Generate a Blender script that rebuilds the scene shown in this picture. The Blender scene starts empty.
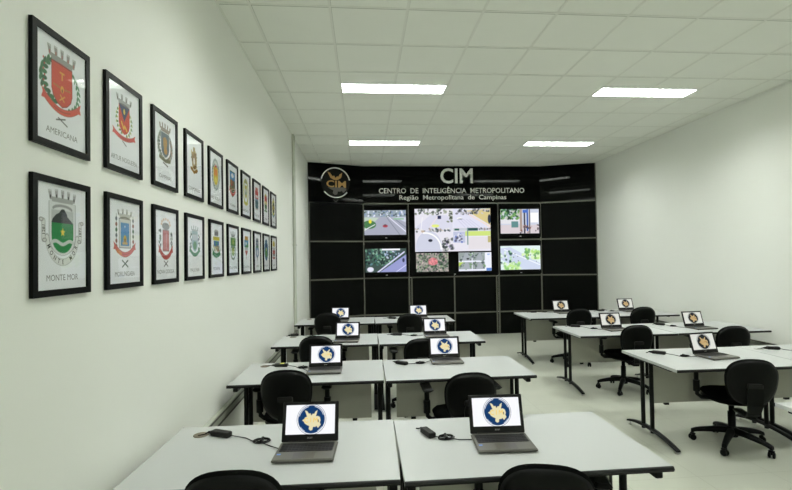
import bpy, math, random
import numpy as np
from math import sin, cos, pi, radians as R
random.seed(7)
S = bpy.context.scene
C = S.collection

# ------------------------------------------------------------------ materials
def srgb(r, g, b):
    f = lambda c: c/12.92 if c <= .04045 else ((c+.055)/1.055)**2.4
    return tuple(f(c/255) for c in (r, g, b))
def mat(name, col, rough=.5, metal=0, spec=.5, coat=0, noise=0, nscale=20, bump=0, emit=None, estr=0):
    m = bpy.data.materials.new(name); m.use_nodes = True
    nt = m.node_tree; b = nt.nodes['Principled BSDF']
    b.inputs['Base Color'].default_value = (*col, 1)
    b.inputs['Roughness'].default_value = rough
    b.inputs['Metallic'].default_value = metal
    b.inputs['Specular IOR Level'].default_value = spec
    b.inputs['Coat Weight'].default_value = coat
    b.inputs['Coat Roughness'].default_value = .04
    if emit:
        b.inputs['Emission Color'].default_value = (*emit, 1); b.inputs['Emission Strength'].default_value = estr
    if noise or bump:
        tc = nt.nodes.new('ShaderNodeTexCoord'); n = nt.nodes.new('ShaderNodeTexNoise')
        n.inputs['Scale'].default_value = nscale; n.inputs['Detail'].default_value = 4
        nt.links.new(tc.outputs['Object'], n.inputs['Vector'])
        if noise:
            mx = nt.nodes.new('ShaderNodeMix'); mx.data_type = 'RGBA'
            mx.inputs[6].default_value = (*[c*(1-noise) for c in col], 1)
            mx.inputs[7].default_value = (*[min(1, c*(1+noise)) for c in col], 1)
            nt.links.new(n.outputs['Fac'], mx.inputs[0]); nt.links.new(mx.outputs[2], b.inputs['Base Color'])
        if bump:
            bp = nt.nodes.new('ShaderNodeBump'); bp.inputs['Strength'].default_value = bump; bp.inputs['Distance'].default_value = .004
            nt.links.new(n.outputs['Fac'], bp.inputs['Height']); nt.links.new(bp.outputs['Normal'], b.inputs['Normal'])
    return m
def vcol_mat(name, emission=0, rough=.5, coat=0):
    m = bpy.data.materials.new(name); m.use_nodes = True
    nt = m.node_tree; b = nt.nodes['Principled BSDF']
    a = nt.nodes.new('ShaderNodeVertexColor'); a.layer_name = 'picture'
    if emission:
        b.inputs['Base Color'].default_value = (.01, .01, .01, 1)
        nt.links.new(a.outputs['Color'], b.inputs['Emission Color']); b.inputs['Emission Strength'].default_value = emission; b.inputs['Specular IOR Level'].default_value = .05
        b.inputs['Roughness'].default_value = rough
    else:
        nt.links.new(a.outputs['Color'], b.inputs['Base Color']); b.inputs['Roughness'].default_value = rough
    return m
def tile_mat(name, col, w, d, ox, oy, seam, seamcol, var, rough, spec=.5, nz=.03):
    """square tiles: value varies per tile, thin seams, soft mottling"""
    m = bpy.data.materials.new(name); m.use_nodes = True
    nt = m.node_tree; N = nt.nodes; L = nt.links; b = N['Principled BSDF']
    b.inputs['Roughness'].default_value = rough; b.inputs['Specular IOR Level'].default_value = spec
    tc = N.new('ShaderNodeTexCoord'); sp = N.new('ShaderNodeSeparateXYZ'); L.new(tc.outputs['Object'], sp.inputs[0])
    def math_(op, a, v=None, c=None):
        n = N.new('ShaderNodeMath'); n.operation = op
        for i, q in enumerate((a, v, c)):
            if q is None: continue
            if isinstance(q, (int, float)): n.inputs[i].default_value = q
            else: L.new(q, n.inputs[i])
        return n.outputs[0]
    fx = math_('DIVIDE', math_('SUBTRACT', sp.outputs[0], ox), w); fy = math_('DIVIDE', math_('SUBTRACT', sp.outputs[1], oy), d)
    ix = math_('FLOOR', fx); iy = math_('FLOOR', fy)
    cb = N.new('ShaderNodeCombineXYZ'); L.new(ix, cb.inputs[0]); L.new(iy, cb.inputs[1])
    wn = N.new('ShaderNodeTexWhiteNoise'); L.new(cb.outputs[0], wn.inputs['Vector'])
    ex = math_('ABSOLUTE', math_('SUBTRACT', math_('FRACT', fx), .5)); ey = math_('ABSOLUTE', math_('SUBTRACT', math_('FRACT', fy), .5))
    g = math_('MAXIMUM', math_('GREATER_THAN', ex, .5-seam/w), math_('GREATER_THAN', ey, .5-seam/d))
    no = N.new('ShaderNodeTexNoise'); no.inputs['Scale'].default_value = 1.3; no.inputs['Detail'].default_value = 5
    L.new(tc.outputs['Object'], no.inputs['Vector'])
    v = math_('ADD', math_('MULTIPLY_ADD', wn.outputs['Value'], var, 1-var/2), math_('MULTIPLY_ADD', no.outputs['Fac'], nz*2, -nz))
    vm = N.new('ShaderNodeVectorMath'); vm.operation = 'SCALE'; vm.inputs[0].default_value = col; L.new(v, vm.inputs['Scale'])
    mx = N.new('ShaderNodeMix'); mx.data_type = 'RGBA'; L.new(g, mx.inputs[0]); L.new(vm.outputs[0], mx.inputs[6])
    mx.inputs[7].default_value = (*seamcol, 1); L.new(mx.outputs[2], b.inputs['Base Color'])
    return m
def glass_mat(name):
    m = bpy.data.materials.new(name); m.use_nodes = True
    nt = m.node_tree; N = nt.nodes; L = nt.links; N.remove(N['Principled BSDF'])
    out = N['Material Output']; t = N.new('ShaderNodeBsdfTransparent'); g = N.new('ShaderNodeBsdfGlossy'); g.inputs['Roughness'].default_value = .02
    f = N.new('ShaderNodeFresnel'); mx = N.new('ShaderNodeMixShader')
    ge = N.new('ShaderNodeNewGeometry'); mm = N.new('ShaderNodeMath'); mm.operation = 'MULTIPLY_ADD'; mm.inputs[1].default_value = 1/1.45-1.45; mm.inputs[2].default_value = 1.45
    L.new(ge.outputs['Backfacing'], mm.inputs[0]); L.new(mm.outputs[0], f.inputs['IOR'])      # the thin pane reflects alike from both sides
    L.new(f.outputs[0], mx.inputs[0]); L.new(t.outputs[0], mx.inputs[1]); L.new(g.outputs[0], mx.inputs[2]); L.new(mx.outputs[0], out.inputs[0])
    return m
M = dict(
 wall=mat('wall_paint', (.87, .885, .835), .6, noise=.015, nscale=.8, bump=.03),
 ceil=mat('ceiling_tile_board', (.87, .885, .82), .9, noise=.02, nscale=3),
 tbar=mat('ceiling_grid_bar', (.80, .81, .745), .6),
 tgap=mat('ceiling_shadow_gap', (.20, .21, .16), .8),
 laminate=mat('white_laminate', (.50, .515, .51), .32, noise=.01, nscale=6),
 edge=mat('black_edge_strip', (.005, .0055, .005), .4, spec=.2),
 steel=mat('black_steel', (.004, .0045, .004), .42, spec=.18),
 chrome=mat('leveller_metal', (.55, .55, .52), .3, metal=1),
 panel=mat('greige_board', (.40, .40, .345), .6, noise=.03, nscale=30),
 fabric=mat('black_fabric', (.0025, .003, .0025), .95, spec=.05, noise=.2, nscale=200, bump=.1),
 plastic=mat('black_plastic', (.003, .0035, .003), .42, spec=.14),
 plastic2=mat('charcoal_plastic', (.012, .012, .011), .5, spec=.2),
 lapbase=mat('grey_laptop_plastic', (.105, .102, .086), .42),
 lapblack=mat('laptop_bezel_black', (.008, .008, .0075), .4, spec=.2),
 key=mat('laptop_keys', (.014, .014, .013), .45, spec=.25),
 pad=mat('touchpad', (.055, .052, .044), .3),
 gloss=mat('black_gloss_acrylic', (.0012, .0014, .0012), .05, spec=.08),
 matte=mat('black_matt_board', (.002, .0025, .002), .6, spec=.06, noise=.4, nscale=25),
 alu=mat('grey_aluminium_profile', (.13, .13, .105), .45, metal=.3, noise=.12, nscale=6),
 frame=mat('black_wood_frame', (.003, .0035, .003), .4, spec=.12, noise=.2, nscale=40),
 white=mat('white_lettering', (.93, .94, .92), .5),
 gold=mat('bronze_lettering', (.50, .30, .10), .5, spec=.3),
 dimgrey=mat('grey_emblem', (.10, .095, .085), .5),
 disc=mat('dark_emblem_disc', (.007, .007, .006), .5, spec=.1),
 caption=mat('grey_print_ink', (.22, .22, .22), .7),
 ink=mat('black_print_ink', (.03, .03, .03), .7),
 duct=mat('grey_duct', (.42, .44, .38), .5),
 ductdark=mat('dark_duct_slot', (.07, .07, .06), .5),
 conduit=mat('white_conduit', (.55, .57, .50), .45),
 housing=mat('white_lamp_housing', (.82, .84, .8), .35),
 lamp=mat('lamp_diffuser', (.8, .8, .8), .5, emit=(.97, 1, .955), estr=60),
 brown=mat('brown_grommet', (.16, .13, .085), .5),
 greygrom=mat('grey_grommet', (.40, .42, .38), .5),
 yellow=mat('yellow_sticker', (.55, .55, .05), .5),
 blue=mat('blue_sticker', (.12, .25, .62), .5),
 silver=mat('silver_print', (.35, .35, .33), .4),
 led=mat('white_indicator', (.6, .6, .6), .4),
 glass=glass_mat('picture_glass'),
 print=vcol_mat('printed_paper', 0, .6),
 screen=vcol_mat('laptop_screen_image', 1.0, .6),
 tv=vcol_mat('monitor_image', 1.05, .2),
)
M['floor'] = tile_mat('floor_tiles', (.50, .515, .44), .6, .6, .12, .3, .0022, (.40, .41, .34), .03, .28, .45, .06)

# ------------------------------------------------------------------ mesh builder
class MB:
    def __init__(s): s.v = []; s.f = []; s.smooth = []
    def add(s, vs, fs, sm=False):
        o = len(s.v); s.v += [tuple(map(float, v)) for v in vs]; s.f += [tuple(i+o for i in f) for f in fs]; s.smooth += [sm]*len(fs); return s
    def box(s, x0, x1, y0, y1, z0, z1, b=0):
        if b:   # chamfered box
            b = min(b, (x1-x0)/2.01, (y1-y0)/2.01, (z1-z0)/2.01)
            rings = []
            for z, k in ((z0, b), (z0+b, 0), (z1-b, 0), (z1, b)):
                X0, X1, Y0, Y1 = x0+k, x1-k, y0+k, y1-k
                rings.append([(X0+b, Y0, z), (X1-b, Y0, z), (X1, Y0+b, z), (X1, Y1-b, z), (X1-b, Y1, z), (X0+b, Y1, z), (X0, Y1-b, z), (X0, Y0+b, z)])
            return s.loft(rings, False)
        return s.add([(x0,y0,z0),(x1,y0,z0),(x1,y1,z0),(x0,y1,z0),(x0,y0,z1),(x1,y0,z1),(x1,y1,z1),(x0,y1,z1)],
                     [(0,3,2,1),(4,5,6,7),(0,1,5,4),(1,2,6,5),(2,3,7,6),(3,0,4,7)])
    def loft(s, rings, sm=True, cap=True):
        n = len(rings[0]); vs = [p for r in rings for p in r]; fs = []
        for i in range(len(rings)-1):
            for j in range(n):
                k = (j+1) % n; fs.append((i*n+j, i*n+k, (i+1)*n+k, (i+1)*n+j))
        s.add(vs, fs, sm)
        if cap:
            s.add(rings[0], [tuple(reversed(range(n)))]); s.add(rings[-1], [tuple(range(n))])
        return s
    def tube(s, pts, r, n=8, flat=1.0):
        """sweep; r a number or list; flat squashes the vertical radius"""
        P = np.array(pts, float); rs = r if hasattr(r, '__len__') else [r]*len(P); rings = []
        up = np.array((0, 0, 1.))
        for i, p in enumerate(P):
            t = P[min(i+1, len(P)-1)]-P[max(i-1, 0)]; t /= np.linalg.norm(t)+1e-9
            u = up if abs(t[2]) < .95 else np.array((0, 1., 0))
            a = np.cross(t, u); a /= np.linalg.norm(a); b = np.cross(a, t)
            rings.append([tuple(p+rs[i]*(cos(2*pi*k/n)*a+flat*sin(2*pi*k/n)*b)) for k in range(n)])
        return s.loft(rings)
    def lathe(s, prof, cx=0, cy=0, n=20):
        return s.loft([[(cx+r*cos(2*pi*k/n), cy+r*sin(2*pi*k/n), z) for k in range(n)] for r, z in prof])
    def prism(s, pts, d0, d1, axis='y'):
        """polygon in the plane across axis, extruded d0..d1"""
        f = {'y': lambda a, b, d: (a, d, b), 'x': lambda a, b, d: (d, a, b), 'z': lambda a, b, d: (a, b, d)}[axis]
        return s.loft([[f(a, b, d0) for a, b in pts], [f(a, b, d1) for a, b in pts]], False)
    def xf(s, fn): s.v = [tuple(fn(*v)) for v in s.v]; return s
    def mesh(s, name, m):
        me = bpy.data.meshes.new(name); me.from_pydata(s.v, [], s.f); me.materials.append(m)
        me.polygons.foreach_set('use_smooth', s.smooth)
        bm_fix(me); return me
    def build(s, name, m, parent=None, loc=(0, 0, 0), rot=(0, 0, 0)):
        return link(name, s.mesh(name, m), parent, loc, rot)
import bmesh
def bm_fix(me):
    bm = bmesh.new(); bm.from_mesh(me); bmesh.ops.recalc_face_normals(bm, faces=bm.faces); bm.to_mesh(me); bm.free()
def link(name, me, parent=None, loc=(0, 0, 0), rot=(0, 0, 0)):
    o = bpy.data.objects.new(name, me); C.objects.link(o); o.parent = parent; o.location = loc; o.rotation_euler = rot; return o
def thing(name, label, cat, loc=(0, 0, 0), rz=0, group=None):
    o = link(name, None, None, loc, (0, 0, rz)); return tag(o, label, cat, group)
def tag(o, label, cat, group=None):
    if len(label.split()) > 16: print('LONG', label)
    o['label'] = label; o['category'] = cat
    if group: o['group'] = group
    return o
def struct(name, b, m):
    o = b.build(name, m); o['kind'] = 'structure'; return o
def dup(root, loc, rz, label):
    def cp(o, par):
        c = o.copy(); C.objects.link(c); c.parent = par
        for ch in o.children: cp(ch, c)
        return c
    r = cp(root, None); r.location = loc; r.rotation_euler = (0, 0, rz); r['label'] = label
    return r
# ------------------------------------------------------------------ text
def text_mesh(body, bold=0, ext=0):
    cu = bpy.data.curves.new('t', 'FONT'); cu.body = body; cu.size = 1; cu.offset = bold; cu.extrude = ext; cu.resolution_u = 3
    o = bpy.data.objects.new('t', cu); C.objects.link(o)
    bpy.context.view_layer.update()
    me = bpy.data.meshes.new_from_object(o.evaluated_get(bpy.context.evaluated_depsgraph_get()))
    bpy.data.objects.remove(o); bpy.data.curves.remove(cu)
    return me
def verts_of(me):
    a = np.empty(len(me.vertices)*3); me.vertices.foreach_get('co', a); return a.reshape(-1, 3)
_h = verts_of(text_mesh('H')); CAPH = _h[:, 1].max()
def text(name, body, m, parent, fn, x0, x1, zb, cap, bold=0, ext=0, depth=1):
    """lettering from x0 to x1, baseline zb, cap height; fn maps (u, v, d) to local space"""
    me = text_mesh(body, bold, ext); a = verts_of(me)
    u = x0+(a[:, 0]-a[:, 0].min())/(a[:, 0].max()-a[:, 0].min())*(x1-x0); v = zb+a[:, 1]*cap/CAPH
    out = np.array([fn(p, q, d*depth) for p, q, d in zip(u, v, a[:, 2])])
    me.vertices.foreach_set('co', out.ravel()); me.materials.clear(); me.materials.append(m); me.name = name
    return link(name, me, parent)
# ------------------------------------------------------------------ painter for screens and prints
class Cv:
    """picture of w x h points; coordinates 0..1 across, 0..asp up"""
    def __init__(s, w, h, asp, bg):
        s.w, s.h, s.asp = w, h, asp
        s.u, s.v = np.meshgrid(np.linspace(0, 1, w), np.linspace(0, asp, h)); s.a = np.zeros((h, w, 3)); s.a[:] = np.array(bg)/255
        s.px = 1/w
    def put(s, mask, col, al=1):
        k = np.clip(mask, 0, 1)[..., None]*al; s.a = s.a*(1-k)+k*np.array(col)/255; return s
    def ell(s, x, y, rx, ry, col, al=1, ang=0):
        c, q = cos(ang), sin(ang); dx, dy = s.u-x, s.v-y; a = (dx*c+dy*q)/rx; b = (-dx*q+dy*c)/ry
        return s.put(.5+(1-np.sqrt(a*a+b*b))*min(rx, ry)/s.px, col, al)
    def poly(s, pts, col, al=1):
        ins = np.zeros(s.u.shape, bool); n = len(pts)
        acc = np.zeros(s.u.shape)
        for ox, oy in ((-.25, -.25), (.25, -.25), (-.25, .25), (.25, .25)):
            U, V = s.u+ox*s.px, s.v+oy*s.px; ins = np.zeros(s.u.shape, bool)
            for i in range(n):
                x0, y0 = pts[i]; x1, y1 = pts[(i+1) % n]
                if y0 == y1: continue
                ins ^= ((y0 > V) != (y1 > V)) & (U < (x1-x0)*(V-y0)/(y1-y0)+x0)
            acc += ins/4
        return s.put(acc, col, al)
    def rect(s, x0, x1, y0, y1, col, al=1): return s.poly([(x0, y0), (x1, y0), (x1, y1), (x0, y1)], col, al)
    def line(s, pts, t, col, al=1):
        d = np.full(s.u.shape, 9.)
        for (x0, y0), (x1, y1) in zip(pts, pts[1:]):
            L = (x1-x0)**2+(y1-y0)**2+1e-12; k = np.clip(((s.u-x0)*(x1-x0)+(s.v-y0)*(y1-y0))/L, 0, 1)
            d = np.minimum(d, np.hypot(s.u-x0-k*(x1-x0), s.v-y0-k*(y1-y0)))
        return s.put(.5+(t/2-d)/s.px, col, al)
    def arc(s, x, y, r, a0, a1, t, col, al=1, ry=None, n=24):
        ry = ry or r
        return s.line([(x+r*cos(R(a0+(a1-a0)*k/n)), y+ry*sin(R(a0+(a1-a0)*k/n))) for k in range(n+1)], t, col, al)
    def speck(s, x0, x1, y0, y1, cols, n, r, rng):
        for _ in range(n):
            s.ell(rng.uniform(x0, x1), rng.uniform(y0, y1), rng.uniform(.5, 1)*r, rng.uniform(.4, .8)*r, rng.choice(cols), .85, rng.uniform(0, 3))
        return s
    def mesh(s, name, m, fn):
        w, h = s.w, s.h; P = [fn(a, b) for a, b in zip(s.u.ravel(), np.repeat(np.linspace(0, s.asp, h), w))]
        idx = np.arange(w*h).reshape(h, w)
        F = np.stack([idx[:-1, :-1], idx[:-1, 1:], idx[1:, 1:], idx[1:, :-1]], -1).reshape(-1, 4)
        me = bpy.data.meshes.new(name); me.from_pydata(P, [], F.tolist()); me.materials.append(m)
        c = np.clip(s.a, 0, 1); lin = np.where(c <= .04045, c/12.92, ((c+.055)/1.055)**2.4)
        at = me.color_attributes.new('picture', 'FLOAT_COLOR', 'POINT')
        at.data.foreach_set('color', np.concatenate([lin.reshape(-1, 3), np.ones((w*h, 1))], 1).ravel().astype(np.float32))
        return me
MAP = [(-.35,.2),(-.54,.67),(-.36,.62),(-.22,.42),(-.08,.45),(-.02,.28),(.1,.42),(.2,.4),(.28,.56),(.46,.68),(.40,.4),(.34,.22),(.5,.24),(.66,.14),(.72,-.1),(.66,-.24),(.74,-.42),(.52,-.66),(.4,-.5),(.3,-.58),(.14,-.56),(.1,-.78),(-.05,-.84),(-.2,-.72),(-.16,-.5),(-.34,-.42),(-.52,-.3),(-.6,-.16),(-.74,-.06),(-.56,.04),(-.52,.16)]

# ================================================================== ROOM
XL, XR, YB, YF, H = -1.145, 5.13, -3.2, 10.12, 3.77
T = .6386; CX0, CY0 = -.886, 3.687
struct('floor', MB().box(XL-.1, XR+.1, YB-.1, YF+.1, -.1, 0), M['floor'])
struct('wall_left', MB().box(XL-.1, XL, YB-.1, YF+.1, 0, H+.2), M['wall'])
struct('wall_right', MB().box(XR, XR+.1, YB-.1, YF+.1, 0, H+.2), M['wall'])
struct('wall_front', MB().box(XL, XR, YF, YF+.1, 0, H+.2), M['wall'])
struct('wall_back', MB().box(XL, XR, YB-.1, YB, 0, H+.2), M['wall'])
lamps = []
for k in (3, -1, -9): lamps += [(CX0+T, CX0+3*T, CY0+k*T), (CX0+6*T, CX0+8*T, CY0+k*T)]  # last pair is unseen, added behind the camera to brighten the near walls
lamps += [(CX0+T, CX0+3*T, CY0+7*T), (CX0+6*T, CX0+8*T, CY0+7*T)]
lamps = [(a+.012, b-.012, y-.012-.275, y-.012) for a, b, y in lamps]      # x0, x1, y0, y1
xs = sorted({XL, XR} | {CX0+i*T for i in range(0, 10)} | {l[0] for l in lamps} | {l[1] for l in lamps})
ys = sorted({YB, YF} | {CY0+j*T for j in range(-10, 11)} | {l[2] for l in lamps} | {l[3] for l in lamps})
ce = MB()
for a, b in zip(xs, xs[1:]):
    for c, d in zip(ys, ys[1:]):
        mx, my = (a+b)/2, (c+d)/2
        if not any(l[0] < mx < l[1] and l[2] < my < l[3] for l in lamps):
            ce.add([(a, c, H), (b, c, H), (b, d, H), (a, d, H)], [(0, 1, 2, 3)])
struct('ceiling', ce, M['ceil'])
tb, tg = MB(), MB()
def bar(b, x0, x1, y0, y1, z0, z1):
    b.box(x0, x1, y0, y1, z0, z1)
for i in range(10):
    x = CX0+i*T
    segs = [(YB, YF)]
    for l in lamps:
        if l[0] < x < l[1]:
            segs = [q for a, b in segs for q in ((a, max(a, min(b, l[2]))), (min(b, max(a, l[3])), b)) if q[1]-q[0] > .01]
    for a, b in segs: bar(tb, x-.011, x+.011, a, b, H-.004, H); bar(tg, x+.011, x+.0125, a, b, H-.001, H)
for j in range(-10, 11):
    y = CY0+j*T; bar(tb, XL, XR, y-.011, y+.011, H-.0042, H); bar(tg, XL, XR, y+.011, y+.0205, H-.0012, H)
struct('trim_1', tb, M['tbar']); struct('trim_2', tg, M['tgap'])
an = MB(); an.box(XL, XL+.02, YB, YF, H-.006, H); an.box(XR-.02, XR, YB, YF, H-.006, H)
struct('trim_3', an, M['tbar'])
sealing = MB().box(XL-.1, XR+.1, YB-.1, YF+.1, H+.2, H+.25); struct('trim_4', sealing, M['wall'])

# ceiling lights
lampnames = {0: 'recessed fluorescent ceiling light nearer the camera on the left side', 1: 'recessed fluorescent ceiling light nearer the camera on the right side',
 6: 'recessed fluorescent ceiling light nearest the video wall, left side', 7: 'recessed fluorescent ceiling light nearest the video wall, right side'}
hidden = ['just behind the picture edge', 'added unseen behind the camera', 'at the rear of the room']
proto = None
for i, (x0, x1, y0, y1) in enumerate(lamps):
    lab = lampnames.get(i) or 'recessed fluorescent ceiling light %s, %s side' % (hidden[(i-2)//2], ('left', 'right')[i % 2])
    loc = ((x0+x1)/2, (y0+y1)/2, H)
    if proto is None:
        w, d = (x1-x0)/2, (y1-y0)/2; proto = thing('ceiling_light', lab, 'ceiling light', loc, 0, 'recessed ceiling lights'); t = .07
        h = MB()
        h.box(-w, w, -d, -d+.008, -.003, t); h.box(-w, w, d-.008, d, -.003, t); h.box(-w, -w+.008, -d+.008, d-.008, -.003, t); h.box(w-.008, w, -d+.008, d-.008, -.003, t); h.box(-w, w, -d, d, t, t+.01)
        h.build('housing', M['housing'], proto)
        MB().box(-w+.01, w-.01, -d+.01, d-.01, t-.025, t-.015).build('diffuser', M['lamp'], proto)
        lv = MB()
        for k in range(1, 16): X = -w+2*w*k/16; lv.box(X-.001, X+.001, -d+.009, d-.009, .002, .03)
        lv.box(-w+.009, w-.009, -.004, .004, .002, .03)
        lv.build('louvre', M['housing'], proto)
    else: dup(proto, loc, 0, lab)

# ducts and conduit
c = thing('wall_duct', 'grey twin-rail cable duct running low along the left wall', 'cable duct', (XL, 2, .51))
MB().box(.001, .04, -4.5, 5.5, -.045, .045, .004).build('duct_body', M['duct'], c)
r = MB(); r.box(.04, .044, -4.5, 5.5, .022, .036); r.box(.04, .044, -4.5, 5.5, -.038, -.024); r.build('rail', M['ductdark'], c)
MB().box(.001, .06, 5.50, 5.62, -.08, .08, .006).build('junction_box', M['duct'], c)
c = thing('wall_duct', 'grey cable duct running low along the right wall behind the tables', 'cable duct', (XR, 5, .54))
MB().box(-.04, -.001, -4.5, 4.4, -.035, .03, .004).build('duct_body', M['duct'], c)
MB().box(-.044, -.04, -4.5, 4.4, .012, .026).build('rail', M['ductdark'], c)
c = thing('wall_conduit', 'slim white vertical conduit pipes up the left wall to the ceiling', 'conduit', (XL, 7.5, .6))
MB().tube([(.022, -.03, 0), (.022, -.03, 3.165)], .02).build('pipe', M['conduit'], c)
MB().tube([(.022, .06, 0), (.022, .06, 3.165)], .02).build('pipe', M['conduit'], c)
MB().box(.001, .05, -.06, .09, 1.35, 1.38).build('clamp', M['conduit'], c)

# ================================================================== VIDEO WALL
vw = thing('video_wall', 'black panelled video wall with angled wings and white CIM header lettering', 'video wall', (2, 9.98, 0))
YW = 9.98; LW = (-1.14, 9.56); RW = (5.125, 9.59)
def seg(p, q):
    L = math.hypot(q[0]-p[0], q[1]-p[1]); t = ((q[0]-p[0])/L, (q[1]-p[1])/L); n = (t[1], -t[0])      # normal towards the room
    return L, (lambda u, z, d=0: (p[0]+t[0]*u+n[0]*d-2, p[1]+t[1]*u+n[1]*d-9.98, z))
segs = {'left': seg(LW, (0, YW)), 'mid': seg((0, YW), (4, YW)), 'right': seg((4, YW), RW)}
def slab(f, u0, u1, z0, z1, d0, d1): return MB().box(u0, u1, -d1, -d0, z0, z1).xf(lambda x, y, z: f(x, z, -y))
ZS = [.0, .495, 1.30, 2.11]; ZH = 2.935
for nm, (L, f) in segs.items():
    cols = [(0, L)] if nm != 'mid' else [(0, 1), (1, 2), (2, 3), (3, 4)]
    for a, b in cols:
        for k in range(4):
            z0, z1 = ZS[k], (ZS+[ZH])[k+1]
            slab(f, a+.004, b-.004, z0+.004, z1-.004, -.02, 0).build('panel', M['matte'], vw)
    slab(f, .001, L-.001, ZH+.002, H-.006, -.03, .012).build('header_panel', M['gloss'], vw)
    for z in ZS[1:]+([ZH] if nm != 'left' else []):
        if nm == 'mid':
            for a, b in ((0, 1), (3, 4)) if z in (2.11,) else ((0, 1), (1.03, 2.97), (3, 4)): slab(f, a+.01, b-.01, z-.014, z+.014, 0, .018).build('rail', M['alu'], vw)
        else: slab(f, .01, L-.01, z-.014, z+.014, 0, .018).build('rail', M['alu'], vw)
for u, z1 in ((0, ZH), (.985, ZH), (1.045, 1.30), (2.0, 1.30), (2.96, 1.30), (3.015, ZH), (4, ZH)):
    slab(segs['mid'][1], u-.013, u+.013, .01, z1, .0005, .022).build('mullion', M['alu'], vw)
slab(segs['left'][1], .002, .022, .01, ZH, .0005, .022).build('mullion', M['alu'], vw)
slab(segs['right'][1], segs['right'][0]-.022, segs['right'][0]-.002, .01, H-.01, .013, .022).build('mullion', M['alu'], vw)
fm = segs['mid'][1]
fl = lambda u, v, d: fm(u, v, d+.0125)
text('lettering', 'CIM', M['white'], vw, fl, 1.725, 2.46, 3.39, .318, bold=.018, ext=.002)['label'] = 'large white CIM lettering'
text('lettering', 'CENTRO  DE  INTELIGÊNCIA  METROPOLITANO', M['white'], vw, fl, .351, 3.636, 3.165, .108, bold=.006, ext=.002)['label'] = 'white upper line of lettering'
text('lettering', 'Região  Metropolitana  de  Campinas', M['white'], vw, fl, .80, 3.217, 3.022, .098, bold=.006, ext=.002)['label'] = 'white lower line of lettering'
# emblem on the left wing
fw = segs['left'][1]; EU, EZ, ER = .59, 3.365, .325
em = MB().lathe([(ER*.97, 0), (ER*.97, .006)], n=48).xf(lambda x, y, z: fw(EU+x, EZ+y, .013+z)).build('emblem', M['disc'], vw)
em['label'] = 'round dark emblem with bronze CIM letters, bird and white ring arcs'
def arcband(a0, a1, r0, r1, n=30):
    rr = [];
    for k in range(n+1):
        a = R(a0+(a1-a0)*k/n); c_, s_ = cos(a)*ER, sin(a)*ER
        rr.append([fw(EU+c_*r0, EZ+s_*r0, .019), fw(EU+c_*r1, EZ+s_*r1, .019), fw(EU+c_*r1, EZ+s_*r1, .026), fw(EU+c_*r0, EZ+s_*r0, .026)])
    return MB().loft(rr, False)
arcband(12, 168, .94, 1.01).build('ring_arc', M['white'], em)
arcband(218, 322, .94, 1.01).build('ring_arc', M['white'], em)
def emb_poly(pts, d0=.019, d1=.024, s=ER): return MB().loft([[fw(EU+x*s, EZ+y*s, d) for x, y in pts] for d in (d0, d1)], False)
emb_poly([(p[0], p[1]*.9-.06) for p in MAP if p[1] < -.2]).build('map_outline', M['dimgrey'], em)
emb_poly([(-.35,.3),(-.54,.70),(-.36,.62),(-.22,.42),(-.08,.45),(-.02,.30),(.1,.42),(.2,.4),(.28,.56),(.46,.68),(.40,.4),(.34,.3),(.12,.18),(-.1,.18)], .019, .025).build('bird', M['gold'], em)
text('lettering', 'CIM', M['gold'], em, lambda u, v, d: fw(EU+u*ER, EZ+v*ER, .028+d), -.62, .70, -.30, .42, bold=.02, ext=.002)
arc = MB().loft([[fw(EU+x*ER, EZ+y*ER, d) for x, y in ((-.2, -1.12), (0, -1.28), (.2, -1.12), (.14, -1.12), (0, -1.22), (-.14, -1.12))] for d in (.013, .018)], False)
arc.build('chevron', M['dimgrey'], em)

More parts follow.
